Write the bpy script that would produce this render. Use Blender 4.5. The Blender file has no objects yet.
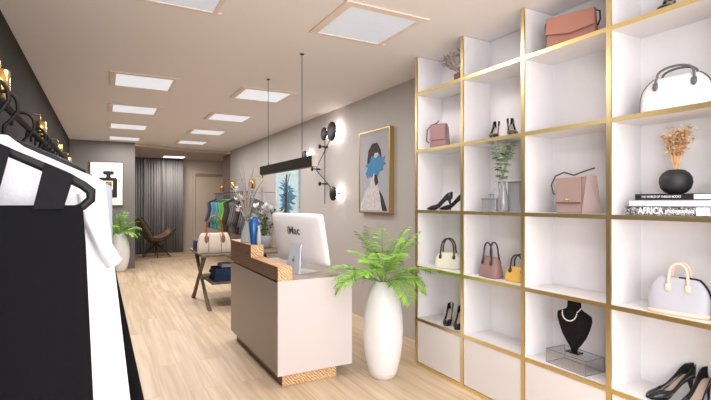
import bpy, bmesh, math, random
from mathutils import Vector, Matrix
PI=math.pi; random.seed(7)
SC=bpy.context.scene; COL=SC.collection
# ------------------------------------------------------------------ materials
def mat(name,color,rough=.5,metal=0,emis=None,es=0,bump=0,bscale=60,var=0,trans=0,ior=1.45,sheen=0,stretch=(1,1,1),alpha=1,spec=None):
    m=bpy.data.materials.new(name); m.use_nodes=True; nt=m.node_tree; N=nt.nodes; L=nt.links
    b=N['Principled BSDF']; c=(*color,1)
    b.inputs['Base Color'].default_value=c; b.inputs['Roughness'].default_value=rough; b.inputs['Metallic'].default_value=metal
    b.inputs['IOR'].default_value=ior; b.inputs['Transmission Weight'].default_value=trans; b.inputs['Alpha'].default_value=alpha
    if spec is not None: b.inputs['Specular IOR Level'].default_value=spec
    if sheen: b.inputs['Sheen Weight'].default_value=sheen
    if emis: b.inputs['Emission Color'].default_value=(*emis,1); b.inputs['Emission Strength'].default_value=es
    tc=N.new('ShaderNodeTexCoord'); mp=N.new('ShaderNodeMapping'); L.new(tc.outputs['Object'],mp.inputs['Vector']); mp.inputs['Scale'].default_value=stretch
    ns=N.new('ShaderNodeTexNoise'); ns.inputs['Scale'].default_value=bscale; ns.inputs['Detail'].default_value=4; L.new(mp.outputs['Vector'],ns.inputs['Vector'])
    v=var or .03
    rp=N.new('ShaderNodeValToRGB'); rp.color_ramp.elements[0].color=(*[x*(1-v) for x in color],1); rp.color_ramp.elements[1].color=(*[min(1,x*(1+v)) for x in color],1)
    rp.color_ramp.elements[0].position=.3; rp.color_ramp.elements[1].position=.7
    L.new(ns.outputs['Fac'],rp.inputs['Fac']); L.new(rp.outputs['Color'],b.inputs['Base Color'])
    if bump:
        bp=N.new('ShaderNodeBump'); bp.inputs['Strength'].default_value=bump; bp.inputs['Distance'].default_value=.01; L.new(ns.outputs['Fac'],bp.inputs['Height']); L.new(bp.outputs['Normal'],b.inputs['Normal'])
    return m
def floor_mat():
    m=bpy.data.materials.new('oak_floor'); m.use_nodes=True; nt=m.node_tree; N=nt.nodes; L=nt.links; b=N['Principled BSDF']
    tc=N.new('ShaderNodeTexCoord'); mp=N.new('ShaderNodeMapping'); mp.inputs['Rotation'].default_value=(0,0,PI/2); L.new(tc.outputs['Object'],mp.inputs['Vector'])
    br=N.new('ShaderNodeTexBrick'); br.inputs['Scale'].default_value=1; br.inputs['Brick Width'].default_value=1.9; br.inputs['Row Height'].default_value=.2; br.inputs['Mortar Size'].default_value=.0016
    br.offset=.37; br.inputs['Color1'].default_value=(0,0,0,1); br.inputs['Color2'].default_value=(1,1,1,1); br.inputs['Mortar'].default_value=(.5,.5,.5,1); L.new(mp.outputs['Vector'],br.inputs['Vector'])
    n1=N.new('ShaderNodeTexNoise'); n1.inputs['Scale'].default_value=1.0; n1.inputs['Detail'].default_value=7; n1.inputs['Distortion'].default_value=.3
    m2=N.new('ShaderNodeMapping'); m2.inputs['Scale'].default_value=(20,.9,1); L.new(tc.outputs['Object'],m2.inputs['Vector'])
    ad=N.new('ShaderNodeVectorMath'); ad.operation='MULTIPLY_ADD'; ad.inputs[1].default_value=(9,17,0); L.new(br.outputs['Color'],ad.inputs[0]); L.new(m2.outputs['Vector'],ad.inputs[2]); L.new(ad.outputs[0],n1.inputs['Vector'])
    r1=N.new('ShaderNodeValToRGB'); e=r1.color_ramp.elements; e[0].position=.33; e[0].color=(.58,.42,.275,1); e[1].position=.66; e[1].color=(.78,.62,.445,1); L.new(n1.outputs['Fac'],r1.inputs['Fac'])
    hs=N.new('ShaderNodeMix'); hs.data_type='RGBA'; hs.blend_type='MULTIPLY'; hs.inputs[0].default_value=1
    r2=N.new('ShaderNodeValToRGB'); r2.color_ramp.elements[0].color=(.86,.83,.79,1); r2.color_ramp.elements[1].color=(1,1,1,1); L.new(br.outputs['Color'],r2.inputs['Fac'])
    L.new(r1.outputs['Color'],hs.inputs[6]); L.new(r2.outputs['Color'],hs.inputs[7])
    mo=N.new('ShaderNodeMix'); mo.data_type='RGBA'; mo.inputs[7].default_value=(.38,.24,.14,1); L.new(hs.outputs[2],mo.inputs[6])
    mm=N.new('ShaderNodeMath'); mm.operation='MULTIPLY'; mm.inputs[1].default_value=.7; L.new(br.outputs['Fac'],mm.inputs[0]); L.new(mm.outputs[0],mo.inputs[0])
    L.new(mo.outputs[2],b.inputs['Base Color']); b.inputs['Roughness'].default_value=.42
    return m
def wood_mat(name,c0,c1,stretch,rough=.5,scale=6):
    m=bpy.data.materials.new(name); m.use_nodes=True; nt=m.node_tree; N=nt.nodes; L=nt.links; b=N['Principled BSDF']
    tc=N.new('ShaderNodeTexCoord'); mp=N.new('ShaderNodeMapping'); mp.inputs['Scale'].default_value=stretch; L.new(tc.outputs['Object'],mp.inputs['Vector'])
    n=N.new('ShaderNodeTexNoise'); n.inputs['Scale'].default_value=scale; n.inputs['Detail'].default_value=6; n.inputs['Distortion'].default_value=1.4; L.new(mp.outputs['Vector'],n.inputs['Vector'])
    w=N.new('ShaderNodeTexWave'); w.inputs['Scale'].default_value=scale*.9; w.inputs['Distortion'].default_value=7; w.inputs['Detail'].default_value=3; w.bands_direction='DIAGONAL'; L.new(mp.outputs['Vector'],w.inputs['Vector'])
    mx=N.new('ShaderNodeMath'); mx.operation='MULTIPLY_ADD'; mx.inputs[1].default_value=.45; L.new(w.outputs['Fac'],mx.inputs[0])
    m3=N.new('ShaderNodeMath'); m3.operation='MULTIPLY'; m3.inputs[1].default_value=.7; L.new(n.outputs['Fac'],m3.inputs[0]); L.new(m3.outputs[0],mx.inputs[2])
    r=N.new('ShaderNodeValToRGB'); r.color_ramp.elements[0].position=.25; r.color_ramp.elements[0].color=(*c0,1); r.color_ramp.elements[1].position=.75; r.color_ramp.elements[1].color=(*c1,1)
    L.new(mx.outputs[0],r.inputs['Fac']); L.new(r.outputs['Color'],b.inputs['Base Color']); b.inputs['Roughness'].default_value=rough
    return m
def glass_mat(name,color,rough=.03,ior=1.45): return mat(name,color,rough,0,trans=1,ior=ior)
def zebra_mat():
    m=mat('zebra_cover',(.5,.5,.5),.4); nt=m.node_tree; N=nt.nodes
    ns=[n for n in N if n.type=='TEX_NOISE'][0]; rp=[n for n in N if n.type=='VALTORGB'][0]
    ns.inputs['Scale'].default_value=90; ns.inputs['Distortion'].default_value=1.5
    rp.color_ramp.elements[0].position=.47; rp.color_ramp.elements[1].position=.56; rp.color_ramp.elements[0].color=(.03,.03,.035,1); rp.color_ramp.elements[1].color=(.5,.5,.52,1)
    return m
M={}
M['floor']=floor_mat()
M['ceiling']=mat('ceiling_paint',(.87,.83,.835),.75,bump=.05,bscale=120)
M['ceiling_back']=mat('unlit_lower_ceiling',(.52,.42,.36),.75)  # brown puts the shade of the unlit underside into the colour
M['wall_dark']=mat('charcoal_paint',(.040,.035,.032),.8,bump=.04,bscale=100,spec=.1)
M['wall_grey']=mat('grey_paint',(.19,.175,.165),.7,bump=.04,bscale=100,spec=.2)
M['wall_right']=mat('taupe_paint',(.49,.45,.43),.6,bump=.04,bscale=100)
M['wall_brown']=mat('brown_paint',(.24,.18,.15),.7)
M['wall_back']=mat('cream_grey_paint',(.55,.48,.43),.7)
M['white']=mat('white_laminate',(.77,.745,.755),.45,var=.01)
M['door_white']=mat('warm_white_laminate',(.75,.71,.705),.45,var=.01)
M['gold']=mat('brushed_gold',(.84,.67,.33),.33,1,bscale=90,var=.05,stretch=(1,1,8))
M['panel_trim']=mat('panel_trim',(.86,.72,.64),.5)
M['diffuser']=mat('panel_diffuser',(.6,.63,.68),.5,emis=(.80,.86,1.0),es=.26)
M['diffuser_far']=mat('panel_diffuser_lit',(.6,.63,.68),.5,emis=(.88,.92,1.0),es=.5)
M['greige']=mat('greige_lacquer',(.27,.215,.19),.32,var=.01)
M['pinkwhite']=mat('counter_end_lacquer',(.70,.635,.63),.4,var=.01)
M['desktop']=mat('desk_top_laminate',(.40,.33,.29),.4,var=.06,bscale=30)
M['wood_end']=wood_mat('pale_end_grain',(.40,.20,.07),(.80,.56,.34),(1,1,1),.5,26)
M['wood_side']=wood_mat('dark_oiled_wood',(.05,.024,.012),(.21,.10,.052),(4,.35,7),.42,9)
M['wood_top']=wood_mat('oiled_wood_top',(.38,.20,.09),(.72,.44,.23),(4,.5,5),.45,5)
M['black']=mat('black_metal',(.012,.012,.013),.4,.3)
M['blackgloss']=mat('black_gloss',(.012,.012,.014),.15)
M['blackplastic']=mat('black_plastic',(.006,.006,.007),.45,spec=.3)
M['blackcloth']=mat('black_cloth',(.007,.007,.008),.95,bump=.15,bscale=160,spec=.08)
M['blackcloth2']=mat('charcoal_cloth',(.013,.013,.015),.95,bump=.15,bscale=160,spec=.1)
M['whitecloth']=mat('white_cloth',(.72,.73,.77),.9,bump=.15,bscale=120)
M['greycloth']=mat('blue_grey_cloth',(.36,.39,.46),.9,bump=.2,bscale=120)
M['navycloth']=mat('navy_denim',(.02,.04,.10),.9,bump=.3,bscale=150)
M['vase_white']=mat('white_ceramic',(.86,.85,.86),.3,var=.01)
M['leaf']=mat('bright_palm_leaf',(.27,.51,.07),.45,var=.35,bscale=9)
M['stem']=mat('palm_stem',(.20,.34,.06),.5)
M['bronze']=mat('dark_bronze',(.020,.012,.010),.7,0,spec=.2)
M['steel']=mat('brushed_steel',(.6,.57,.53),.3,1)
M['alu']=mat('white_aluminium',(.88,.86,.88),.4,.0,var=.01)
M['alu_grey']=mat('silver_aluminium',(.74,.76,.82),.3,.3,var=.01)
M['grey_logo']=mat('grey_mark',(.28,.28,.31),.4)
M['screen']=mat('screen_glass',(.02,.02,.025),.1)
M['brass']=mat('polished_brass',(.90,.58,.20),.2,1)
M['copper']=mat('polished_copper',(.80,.40,.20),.22,1)
M['salmon']=mat('salmon_leather',(.48,.22,.165),.5,bump=.15,bscale=200)
M['rose']=mat('dusty_rose_leather',(.35,.245,.225),.45,bump=.12,bscale=200)
M['mauve']=mat('mauve_leather',(.29,.165,.165),.45,bump=.15,bscale=200)
M['rosebrown']=mat('rose_brown_leather',(.30,.175,.165),.4,bump=.15,bscale=200)
M['yellow']=mat('mustard_leather',(.72,.44,.08),.42,bump=.15,bscale=200)
M['cream']=mat('cream_leather',(.74,.70,.58),.5,bump=.12,bscale=200)
M['bagwhite']=mat('white_leather',(.74,.73,.745),.42,bump=.08,bscale=200)
M['silver']=mat('silver_grey_leather',(.44,.44,.49),.4,bump=.08,bscale=200)
M['blush']=mat('blush_leather',(.80,.56,.44),.45)
M['darkleather']=mat('dark_brown_leather',(.05,.028,.032),.4)
M['greyleather']=mat('grey_leather',(.13,.115,.125),.4)
M['tan']=mat('tan_leather',(.28,.085,.035),.5)
M['canvas']=mat('natural_canvas',(.68,.60,.50),.85,bump=.3,bscale=180)
M['shoe']=mat('black_patent',(.018,.02,.02),.14)
M['insole']=mat('beige_insole',(.55,.42,.34),.6)
M['toe']=mat('pale_toe_lining',(.62,.5,.42),.5)
M['velvet']=mat('black_velvet',(.012,.010,.011),.95,bump=.9,bscale=120,var=.5,spec=.15)
M['pearl']=mat('pearl',(.80,.78,.74),.2)
def acrylic():
    m=bpy.data.materials.new('clear_acrylic'); m.use_nodes=True; N=m.node_tree.nodes; L=m.node_tree.links
    for n in list(N):
        if n.type!='OUTPUT_MATERIAL': N.remove(n)
    t=N.new('ShaderNodeBsdfTransparent'); t.inputs[0].default_value=(.90,.89,.89,1); g=N.new('ShaderNodeBsdfGlossy'); g.inputs['Roughness'].default_value=.05
    mx=N.new('ShaderNodeMixShader'); mx.inputs[0].default_value=.16; L.new(t.outputs[0],mx.inputs[1]); L.new(g.outputs[0],mx.inputs[2])
    L.new(mx.outputs[0],[n for n in N if n.type=='OUTPUT_MATERIAL'][0].inputs['Surface'])
    return m
M['acrylic']=acrylic()
def tglass(name,col,gl,alpha_d=.35):
    m=bpy.data.materials.new(name); m.use_nodes=True; N=m.node_tree.nodes; L=m.node_tree.links
    for n in list(N):
        if n.type!='OUTPUT_MATERIAL': N.remove(n)
    t=N.new('ShaderNodeBsdfTransparent'); t.inputs[0].default_value=(*col,1); g=N.new('ShaderNodeBsdfGlossy'); g.inputs['Roughness'].default_value=.08
    d=N.new('ShaderNodeBsdfDiffuse'); d.inputs[0].default_value=(*gl,1)
    m1=N.new('ShaderNodeMixShader'); m1.inputs[0].default_value=alpha_d; L.new(t.outputs[0],m1.inputs[1]); L.new(d.outputs[0],m1.inputs[2])
    mx=N.new('ShaderNodeMixShader'); mx.inputs[0].default_value=.1; L.new(m1.outputs[0],mx.inputs[1]); L.new(g.outputs[0],mx.inputs[2])
    L.new(mx.outputs[0],[n for n in N if n.type=='OUTPUT_MATERIAL'][0].inputs['Surface'])
    return m
M['greyglass']=tglass('smoky_grey_glass',(.72,.72,.74),(.42,.42,.44),.5)
M['frost']=tglass('pale_green_glass',(.85,.88,.86),(.66,.70,.68),.6)
M['blueglass']=mat('blue_glass',(.015,.10,.34),.12)
M['magnolia']=mat('magnolia_branch',(.42,.36,.33),.7)
M['petal']=mat('white_petal',(.82,.78,.77),.6)
M['eucal']=mat('eucalyptus_leaf',(.50,.62,.47),.6,var=.2,bscale=30)
M['eucal_dark']=mat('dark_eucalyptus_leaf',(.10,.15,.09),.6)
M['darkleaf']=mat('dark_green_leaf',(.03,.055,.03),.5)
M['driedstem']=mat('dried_flower',(.76,.48,.26),.8,var=.25,bscale=25)
M['driedpale']=mat('pale_dried_bloom',(.86,.66,.46),.8,var=.2,bscale=25)
M['coral']=mat('dry_twig',(.27,.19,.16),.8)
M['brownpot']=mat('brown_wood_pot',(.13,.065,.035),.6)
M['blackpot']=mat('matt_black_ceramic',(.02,.02,.022),.55)
M['greypot']=mat('grey_ceramic',(.40,.41,.43),.5)
M['bookblack']=mat('black_book_cloth',(.012,.011,.013),.7)
M['bookwhite']=mat('white_book_cover',(.76,.77,.84),.5)
M['paper']=mat('book_paper',(.82,.80,.78),.8)
M['zebra']=zebra_mat()
M['ink']=mat('white_print',(.85,.85,.85),.5)
M['inkdark']=mat('dark_print',(.10,.10,.12),.5)
M['poster']=mat('poster_paper',(.84,.82,.80),.6,var=.01)
M['framedark']=mat('dark_walnut_frame',(.10,.055,.04),.4)
M['framegold']=mat('gold_frame',(.55,.38,.12),.3,.8)
M['artgrey']=mat('art_grey_ground',(.40,.39,.42),.7)
M['artblue']=mat('art_blue_paint',(.025,.20,.40),.5,var=.5,bscale=30,stretch=(1,1,4))
M['artskin']=mat('art_pale_figure',(.58,.54,.54),.7,var=.2,bscale=25)
M['arthair']=mat('art_dark_hair',(.035,.022,.026),.7,var=.4,bscale=30)
M['artpale']=mat('art_pale_blue',(.50,.64,.68),.7,var=.15,bscale=14)
M['artteal']=mat('art_teal_stroke',(.07,.17,.24),.7,var=.4,bscale=20)
M['curtain']=mat('charcoal_curtain',(.27,.265,.275),.85,bump=.1,bscale=60)
M['curtainlining']=mat('pale_curtain_gap',(.27,.265,.27),.8)
M['doorpaint']=mat('cream_door',(.60,.52,.43),.6)
M['doortrim']=mat('door_frame_wood',(.42,.27,.18),.6)
M['chair']=mat('brown_wicker',(.20,.135,.085),.6,var=.4,bscale=40,bump=.5)
M['chairmetal']=mat('dark_chair_leg',(.04,.03,.026),.45,.4)
M['rug']=mat('sand_rug',(.50,.36,.24),.95,bump=.3,bscale=90)
M['darkgreenwood']=wood_mat('weathered_dark_wood',(.035,.035,.022),(.17,.13,.08),(3,3,1),.6,6)
M['tabletop']=wood_mat('dark_table_top',(.09,.06,.045),(.22,.15,.11),(1,4,1),.5,6)
M['glow']=mat('warm_lamp_glow',(1,1,1),.5,emis=(1,.93,.88),es=12)
M['bulb']=mat('lamp_bulb',(1,1,1),.5,emis=(1,.85,.6),es=6)
M['taupe_metal']=mat('taupe_rail',(.30,.265,.25),.5)
M['chrome']=mat('chrome',(.7,.7,.72),.15,1)
def cloth(name,c): return mat(name,c,.85,bump=.2,bscale=110)
# ------------------------------------------------------------------ mesh builder
class MB:
    def __init__(s): s.bm=bmesh.new()
    def poly(s,pts,faces):
        v=[s.bm.verts.new(p) for p in pts]
        for f in faces:
            try: s.bm.faces.new([v[i] for i in f])
            except ValueError: pass
        return s
    def box(s,x0,x1,y0,y1,z0,z1,bev=0):
        r=bmesh.ops.create_cube(s.bm,size=1); vs=r['verts']
        for v in vs: v.co=Vector(((x0+x1)/2+v.co.x*(x1-x0),(y0+y1)/2+v.co.y*(y1-y0),(z0+z1)/2+v.co.z*(z1-z0)))
        if bev:
            es=list({e for v in vs for e in v.link_edges}); bmesh.ops.bevel(s.bm,geom=es,offset=bev,segments=2,affect='EDGES',profile=.5)
        return s
    def rings(s,rings,closed=True,cap=True):
        V=[[s.bm.verts.new(p) for p in r] for r in rings]; n=len(V[0])
        for a,b in zip(V,V[1:]):
            for i in range(n if closed else n-1):
                j=(i+1)%n
                try: s.bm.faces.new((a[i],a[j],b[j],b[i]))
                except ValueError: pass
        if cap and closed:
            s.bm.faces.new(V[0][::-1]); s.bm.faces.new(V[-1])
        return s
    def lathe(s,prof,n=32,c=(0,0,0),cap=True):
        return s.rings([[(c[0]+r*math.cos(2*PI*i/n),c[1]+r*math.sin(2*PI*i/n),c[2]+z) for i in range(n)] for r,z in prof],True,cap)
    def loft(s,secs,n=36,fold=None):   # (z,hw,hd,exp[,x,y])
        R=[]
        for k,q in enumerate(secs):
            z,hw,hd,e=q[:4]; ox,oy=(q[4],q[5]) if len(q)>4 else (0,0); r=[]
            for i in range(n):
                a=2*PI*i/n; c,d=math.cos(a),math.sin(a)
                x=hw*math.copysign(abs(c)**(2/e),c); y=hd*math.copysign(abs(d)**(2/e),d)
                if fold: y+=fold(x,z,k,d)
                r.append((x+ox,y+oy,z))
            R.append(r)
        return s.rings(R)
    def tube(s,path,r,n=8,flat=1):
        P=[Vector(p) for p in path]; R=[]; prev=None
        for i,p in enumerate(P):
            t=(P[min(i+1,len(P)-1)]-P[max(i-1,0)]).normalized()
            if prev is None:
                up=Vector((0,0,1)) if abs(t.z)<.9 else Vector((0,1,0)); nrm=(up-t*up.dot(t)).normalized()
            else:
                nrm=prev-t*prev.dot(t); nrm=nrm.normalized() if nrm.length>1e-6 else prev
            prev=nrm; b=t.cross(nrm); rr=r[i] if isinstance(r,(list,tuple)) else r
            R.append([tuple(p+nrm*math.cos(2*PI*k/n)*rr+b*math.sin(2*PI*k/n)*rr*flat) for k in range(n)])
        return s.rings(R)
    def prism(s,outline,y0,y1,axis='y'):   # outline (x,z)
        f=(lambda a,b,t:(a,t,b)) if axis=='y' else ((lambda a,b,t:(t,a,b)) if axis=='x' else (lambda a,b,t:(a,b,t)))
        A=[s.bm.verts.new(f(a,b,y0)) for a,b in outline]; B=[s.bm.verts.new(f(a,b,y1)) for a,b in outline]; n=len(A)
        s.bm.faces.new(A); s.bm.faces.new(B[::-1])
        for i in range(n): s.bm.faces.new((A[i],B[i],B[(i+1)%n],A[(i+1)%n]))
        return s
    def sphere(s,c,r,seg=12,ring=8,sc=(1,1,1)):
        q=bmesh.ops.create_uvsphere(s.bm,u_segments=seg,v_segments=ring,radius=r)
        for v in q['verts']: v.co=Vector((v.co.x*sc[0]+c[0],v.co.y*sc[1]+c[1],v.co.z*sc[2]+c[2]))
        return s
    def leaf(s,base,dirv,side,L,W,bend=0.0):
        b=Vector(base); d=Vector(dirv).normalized(); sd=Vector(side).normalized(); up=d.cross(sd).normalized()
        pts=[b]; dn=Vector((0,0,-1))
        for t,w in ((.25,.8),(.6,1),(1,0.05)):
            c=b+d*L*t+dn*bend*L*t*t
            pts+= [c-sd*W*w/2+up*W*.1, c+sd*W*w/2+up*W*.1]
        v=[s.bm.verts.new(p) for p in pts]
        s.bm.faces.new((v[0],v[2],v[1])); s.bm.faces.new((v[1],v[2],v[4],v[3])); s.bm.faces.new((v[3],v[4],v[6],v[5]))
        return s
    def build(s,name,m,parent=None,smooth=False,loc=(0,0,0),rot=(0,0,0),bevel=0,solid=0,subd=0):
        bmesh.ops.recalc_face_normals(s.bm,faces=s.bm.faces)
        me=bpy.data.meshes.new(name); s.bm.to_mesh(me); s.bm.free()
        me.materials.append(m)
        if smooth:
            for p in me.polygons: p.use_smooth=True
        o=bpy.data.objects.new(name,me); COL.objects.link(o); o.location=loc; o.rotation_euler=rot
        if parent: o.parent=parent
        if solid: md=o.modifiers.new('s','SOLIDIFY'); md.thickness=solid; md.offset=0
        if bevel: md=o.modifiers.new('b','BEVEL'); md.width=bevel; md.segments=2; md.limit_method='ANGLE'
        if subd: md=o.modifiers.new('u','SUBSURF'); md.levels=subd; md.render_levels=subd
        return o
def tag(o,label=None,cat=None,group=None,kind=None):
    if label: o['label']=label
    if cat: o['category']=cat
    if group: o['group']=group
    if kind: o['kind']=kind
    return o
def thing(name,label,cat,loc=(0,0,0),rz=0,group=None,rx=0,ry=0):
    o=bpy.data.objects.new(name,None); COL.objects.link(o); o.location=loc; o.rotation_euler=(rx,ry,rz); o.empty_display_size=.05
    return tag(o,label,cat,group)
def copy_tree(o,loc,rz=None,label=None,parent=None):
    c=o.copy(); COL.objects.link(c); c.parent=parent
    if parent is None:
        c.location=loc
        if rz is not None: c.rotation_euler=(0,0,rz)
        if label: c['label']=label
    for ch in list(o.children): copy_tree(ch,None,None,None,c)
    return c
def struct(name,mb,m,parent=None,**k):
    o=mb.build(name,m,parent,**k)
    if parent is None: o['kind']='structure'
    return o
def arc(cx,cz,rx,rz,a0,a1,n,y=0): return [(cx+rx*math.cos(a0+(a1-a0)*i/n),y,cz+rz*math.sin(a0+(a1-a0)*i/n)) for i in range(n+1)]
def text(s,size,m,parent,loc,rot,name='lettering',ext=.0006,sx=1,bold=0,align='CENTER'):
    c=bpy.data.curves.new('t','FONT'); c.body=s; c.size=size; c.extrude=ext; c.align_x=align; c.align_y='CENTER'; c.offset=bold
    t=bpy.data.objects.new('t',c); COL.objects.link(t)
    dg=bpy.context.evaluated_depsgraph_get(); me=bpy.data.meshes.new_from_object(t.evaluated_get(dg)); bpy.data.objects.remove(t)
    me.name=name; me.materials.clear(); me.materials.append(m)
    o=bpy.data.objects.new(name,me); COL.objects.link(o); o.location=loc; o.rotation_euler=rot; o.scale=(sx,1,1); o.parent=parent; return o
H=2.8
# ------------------------------------------------------------------ setting
struct('floor',MB().box(-.62,3.7,-3,14.7,-.1,0),M['floor'])
struct('ceiling',MB().poly([(-.62,-3,H),(2.92,-3,H),(2.92,12.3,H),(2.0,12.15,H),(.627,11.45,H),(-.62,11.45,H),(-.62,-3,H+.1),(2.92,-3,H+.1),(2.92,12.3,H+.1),(2.0,12.15,H+.1),(.627,11.45,H+.1),(-.62,11.45,H+.1)],
   [(0,5,4,3,2,1),(6,7,8,9,10,11),(0,1,7,6),(1,2,8,7),(2,3,9,8),(3,4,10,9),(4,5,11,10),(5,0,6,11)]),M['ceiling'])
struct('ceiling_back',MB().prism([(.627,11.452),(2.0,12.152),(2.92,12.302),(3.7,12.31),(3.7,14.7),(.627,14.7)],2.735,H+.1,'z'),M['ceiling_back'])
struct('wall_left',MB().box(-.74,-.62,-.2,11.45,0,H+.1).box(-.74,-.62,-3,-2.8,0,H+.1).box(-.74,-.62,-2.8,-.2,0,.4).box(-.74,-.62,-2.8,-.2,2.5,H+.1),M['wall_dark'])  # opening behind the camera added for the invented side window
struct('added_side_window',MB().box(-.72,-.64,-2.8,-2.75,.4,2.5).box(-.72,-.64,-.25,-.2,.4,2.5).box(-.72,-.64,-2.75,-.25,.4,.45).box(-.72,-.64,-2.75,-.25,2.45,2.5).box(-.72,-.64,-1.52,-1.48,.45,2.45),M['black'])  # unseen side window, invented to let daylight onto the shelves
struct('wall_back_left',MB().box(-.74,.627,11.45,14.7,0,H+.1),M['wall_grey'])
struct('wall_right',MB().box(2.92,3.04,-3,12.2,0,H+.1),M['wall_right'])
struct('wall_right_return',MB().box(2.93,3.7,12.2,13.06,0,2.735),M['wall_brown'])
struct('wall_right_alcove',MB().box(3.6,3.7,13.06,14.7,0,2.735),M['wall_back'])
struct('wall_back',MB().box(.627,3.7,14.7,14.8,0,H+.1),M['wall_back'])
struct('wall_front',MB().box(-.62,2.92,-3.12,-3,2.6,H+.1).box(-.62,-.4,-3.12,-3,0,2.6).box(2.75,2.92,-3.12,-3,0,2.6),M['wall_right'])
w1=struct('unseen_front_window',MB().box(-.4,-.35,-3.1,-3.02,0,2.6).box(2.7,2.75,-3.1,-3.02,0,2.6).box(-.35,2.7,-3.1,-3.02,2.55,2.6).box(-.35,2.7,-3.1,-3.02,0,.05).box(1.15,1.2,-3.1,-3.02,.05,2.55),M['black'])  # unseen shop window, invented to give the front daylight a source
d1=struct('door_1',MB().box(2.46,3.3,14.64,14.7,.01,2.26),M['doorpaint'])
struct('door_frame',MB().box(2.38,2.45,14.62,14.7,0,2.42).box(3.31,3.38,14.62,14.7,0,2.42).box(2.45,3.31,14.62,14.7,2.34,2.42),M['doorpaint'],d1)
struct('door_lintel',MB().box(2.45,3.31,14.60,14.66,2.26,2.33),M['doortrim'],d1)
struct('door_handle',MB().box(3.2,3.24,14.58,14.64,1.0,1.12),M['steel'],d1)
# ceiling light panels
cells=[(1.735,y,1) for y in (3.02,5.6,7.32,9.03,10.75)]+[(.395,y,0) for y in (3.02,5.6,7.32,9.03,10.75)]
names=['first','second','third','fourth','fifth']
for i,(x,y,r) in enumerate(cells):
    k=i%5; side='right' if r else 'left'
    t=thing('ceiling_light','square recessed ceiling light panel, %s from the front in the %s row'%(names[k],side),'ceiling light',(x,y,H),0,'square ceiling light panels')
    a,b=.275,.335
    MB().box(-b,b,-b,-a,-.012,-.001).box(-b,b,a,a+.03,-.012,-.001).box(-b,-a,-a,a,-.012,-.001).box(a,a+.03,-a,a,-.012,-.001).build('frame',M['panel_trim'],t)
    MB().box(-a,a,-a,a,-.006,-.001).build('diffuser',M['diffuser' if k==0 else 'diffuser_far'],t)
    L=bpy.data.lights.new('panel_lamp','AREA'); L.shape='SQUARE'; L.size=.54; L.energy=14 if k==0 else 18; L.color=(1,.965,.945)
    if k>=3: L.energy=20
    lo=bpy.data.objects.new('panel_lamp',L); COL.objects.link(lo); lo.location=(x,y,H-.02)
t=thing('ceiling_light','ceiling light panel set in the lower ceiling before the curtain','ceiling light',(1.735,13.75,2.735),0,'square ceiling light panels')
MB().box(-.3,.3,-.3,-.27,-.012,-.001).box(-.3,.3,.27,.3,-.012,-.001).box(-.3,-.27,-.27,.27,-.012,-.001).box(.27,.3,-.27,.27,-.012,-.001).build('frame',M['panel_trim'],t)
MB().box(-.27,.27,-.27,.27,-.008,-.001).build('diffuser',mat('bright_diffuser',(.8,.8,.8),.5,emis=(1,.97,.93),es=1.6),t)
L=bpy.data.lights.new('panel_lamp','AREA'); L.size=.5; L.energy=16; L.color=(1,.9,.8); lo=bpy.data.objects.new('panel_lamp',L); COL.objects.link(lo); lo.location=(1.735,13.75,2.7)
# ------------------------------------------------------------------ shelving unit
XF=2.508; ys=[3.454,2.841,2.231,1.62,1.008,.396]; zs=[.0,.416,.888,1.394,1.939,2.457]
unit=thing('shelving_unit','tall white cube shelving wall with gold edges and five lower cupboards','shelving unit',(XF,0,0))
TH=.028; DEP=.292
for y in ys:
    MB().box(.012,DEP,y-TH/2,y+TH/2,0,H-.004).build('upright',M['white'],unit)
    MB().box(0,.012,y-TH/2,y+TH/2,0,H-.004).build('upright_edge',M['gold'],unit)
for j in range(5):
    a,b=ys[j+1]+TH/2,ys[j]-TH/2
    for z in zs:
        z0,z1=(z,z+.026) if z==0 else (z-.013,z+.013)
        MB().box(.012,DEP,a,b,z0,z1).build('shelf_board',M['white'],unit)
        MB().box(0,.012,a,b,z0,z1).build('shelf_edge',M['gold'],unit)
    MB().box(.006,.024,a+.003,b-.003,.029,.400).build('cupboard_door',M['door_white'],unit,bevel=.002)
MB().box(DEP,.405,ys[-1]-TH/2,ys[0]+TH/2,0,H-.004).build('back_panel',M['white'],unit)
def shelf(k): return zs[k]+.0135
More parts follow.
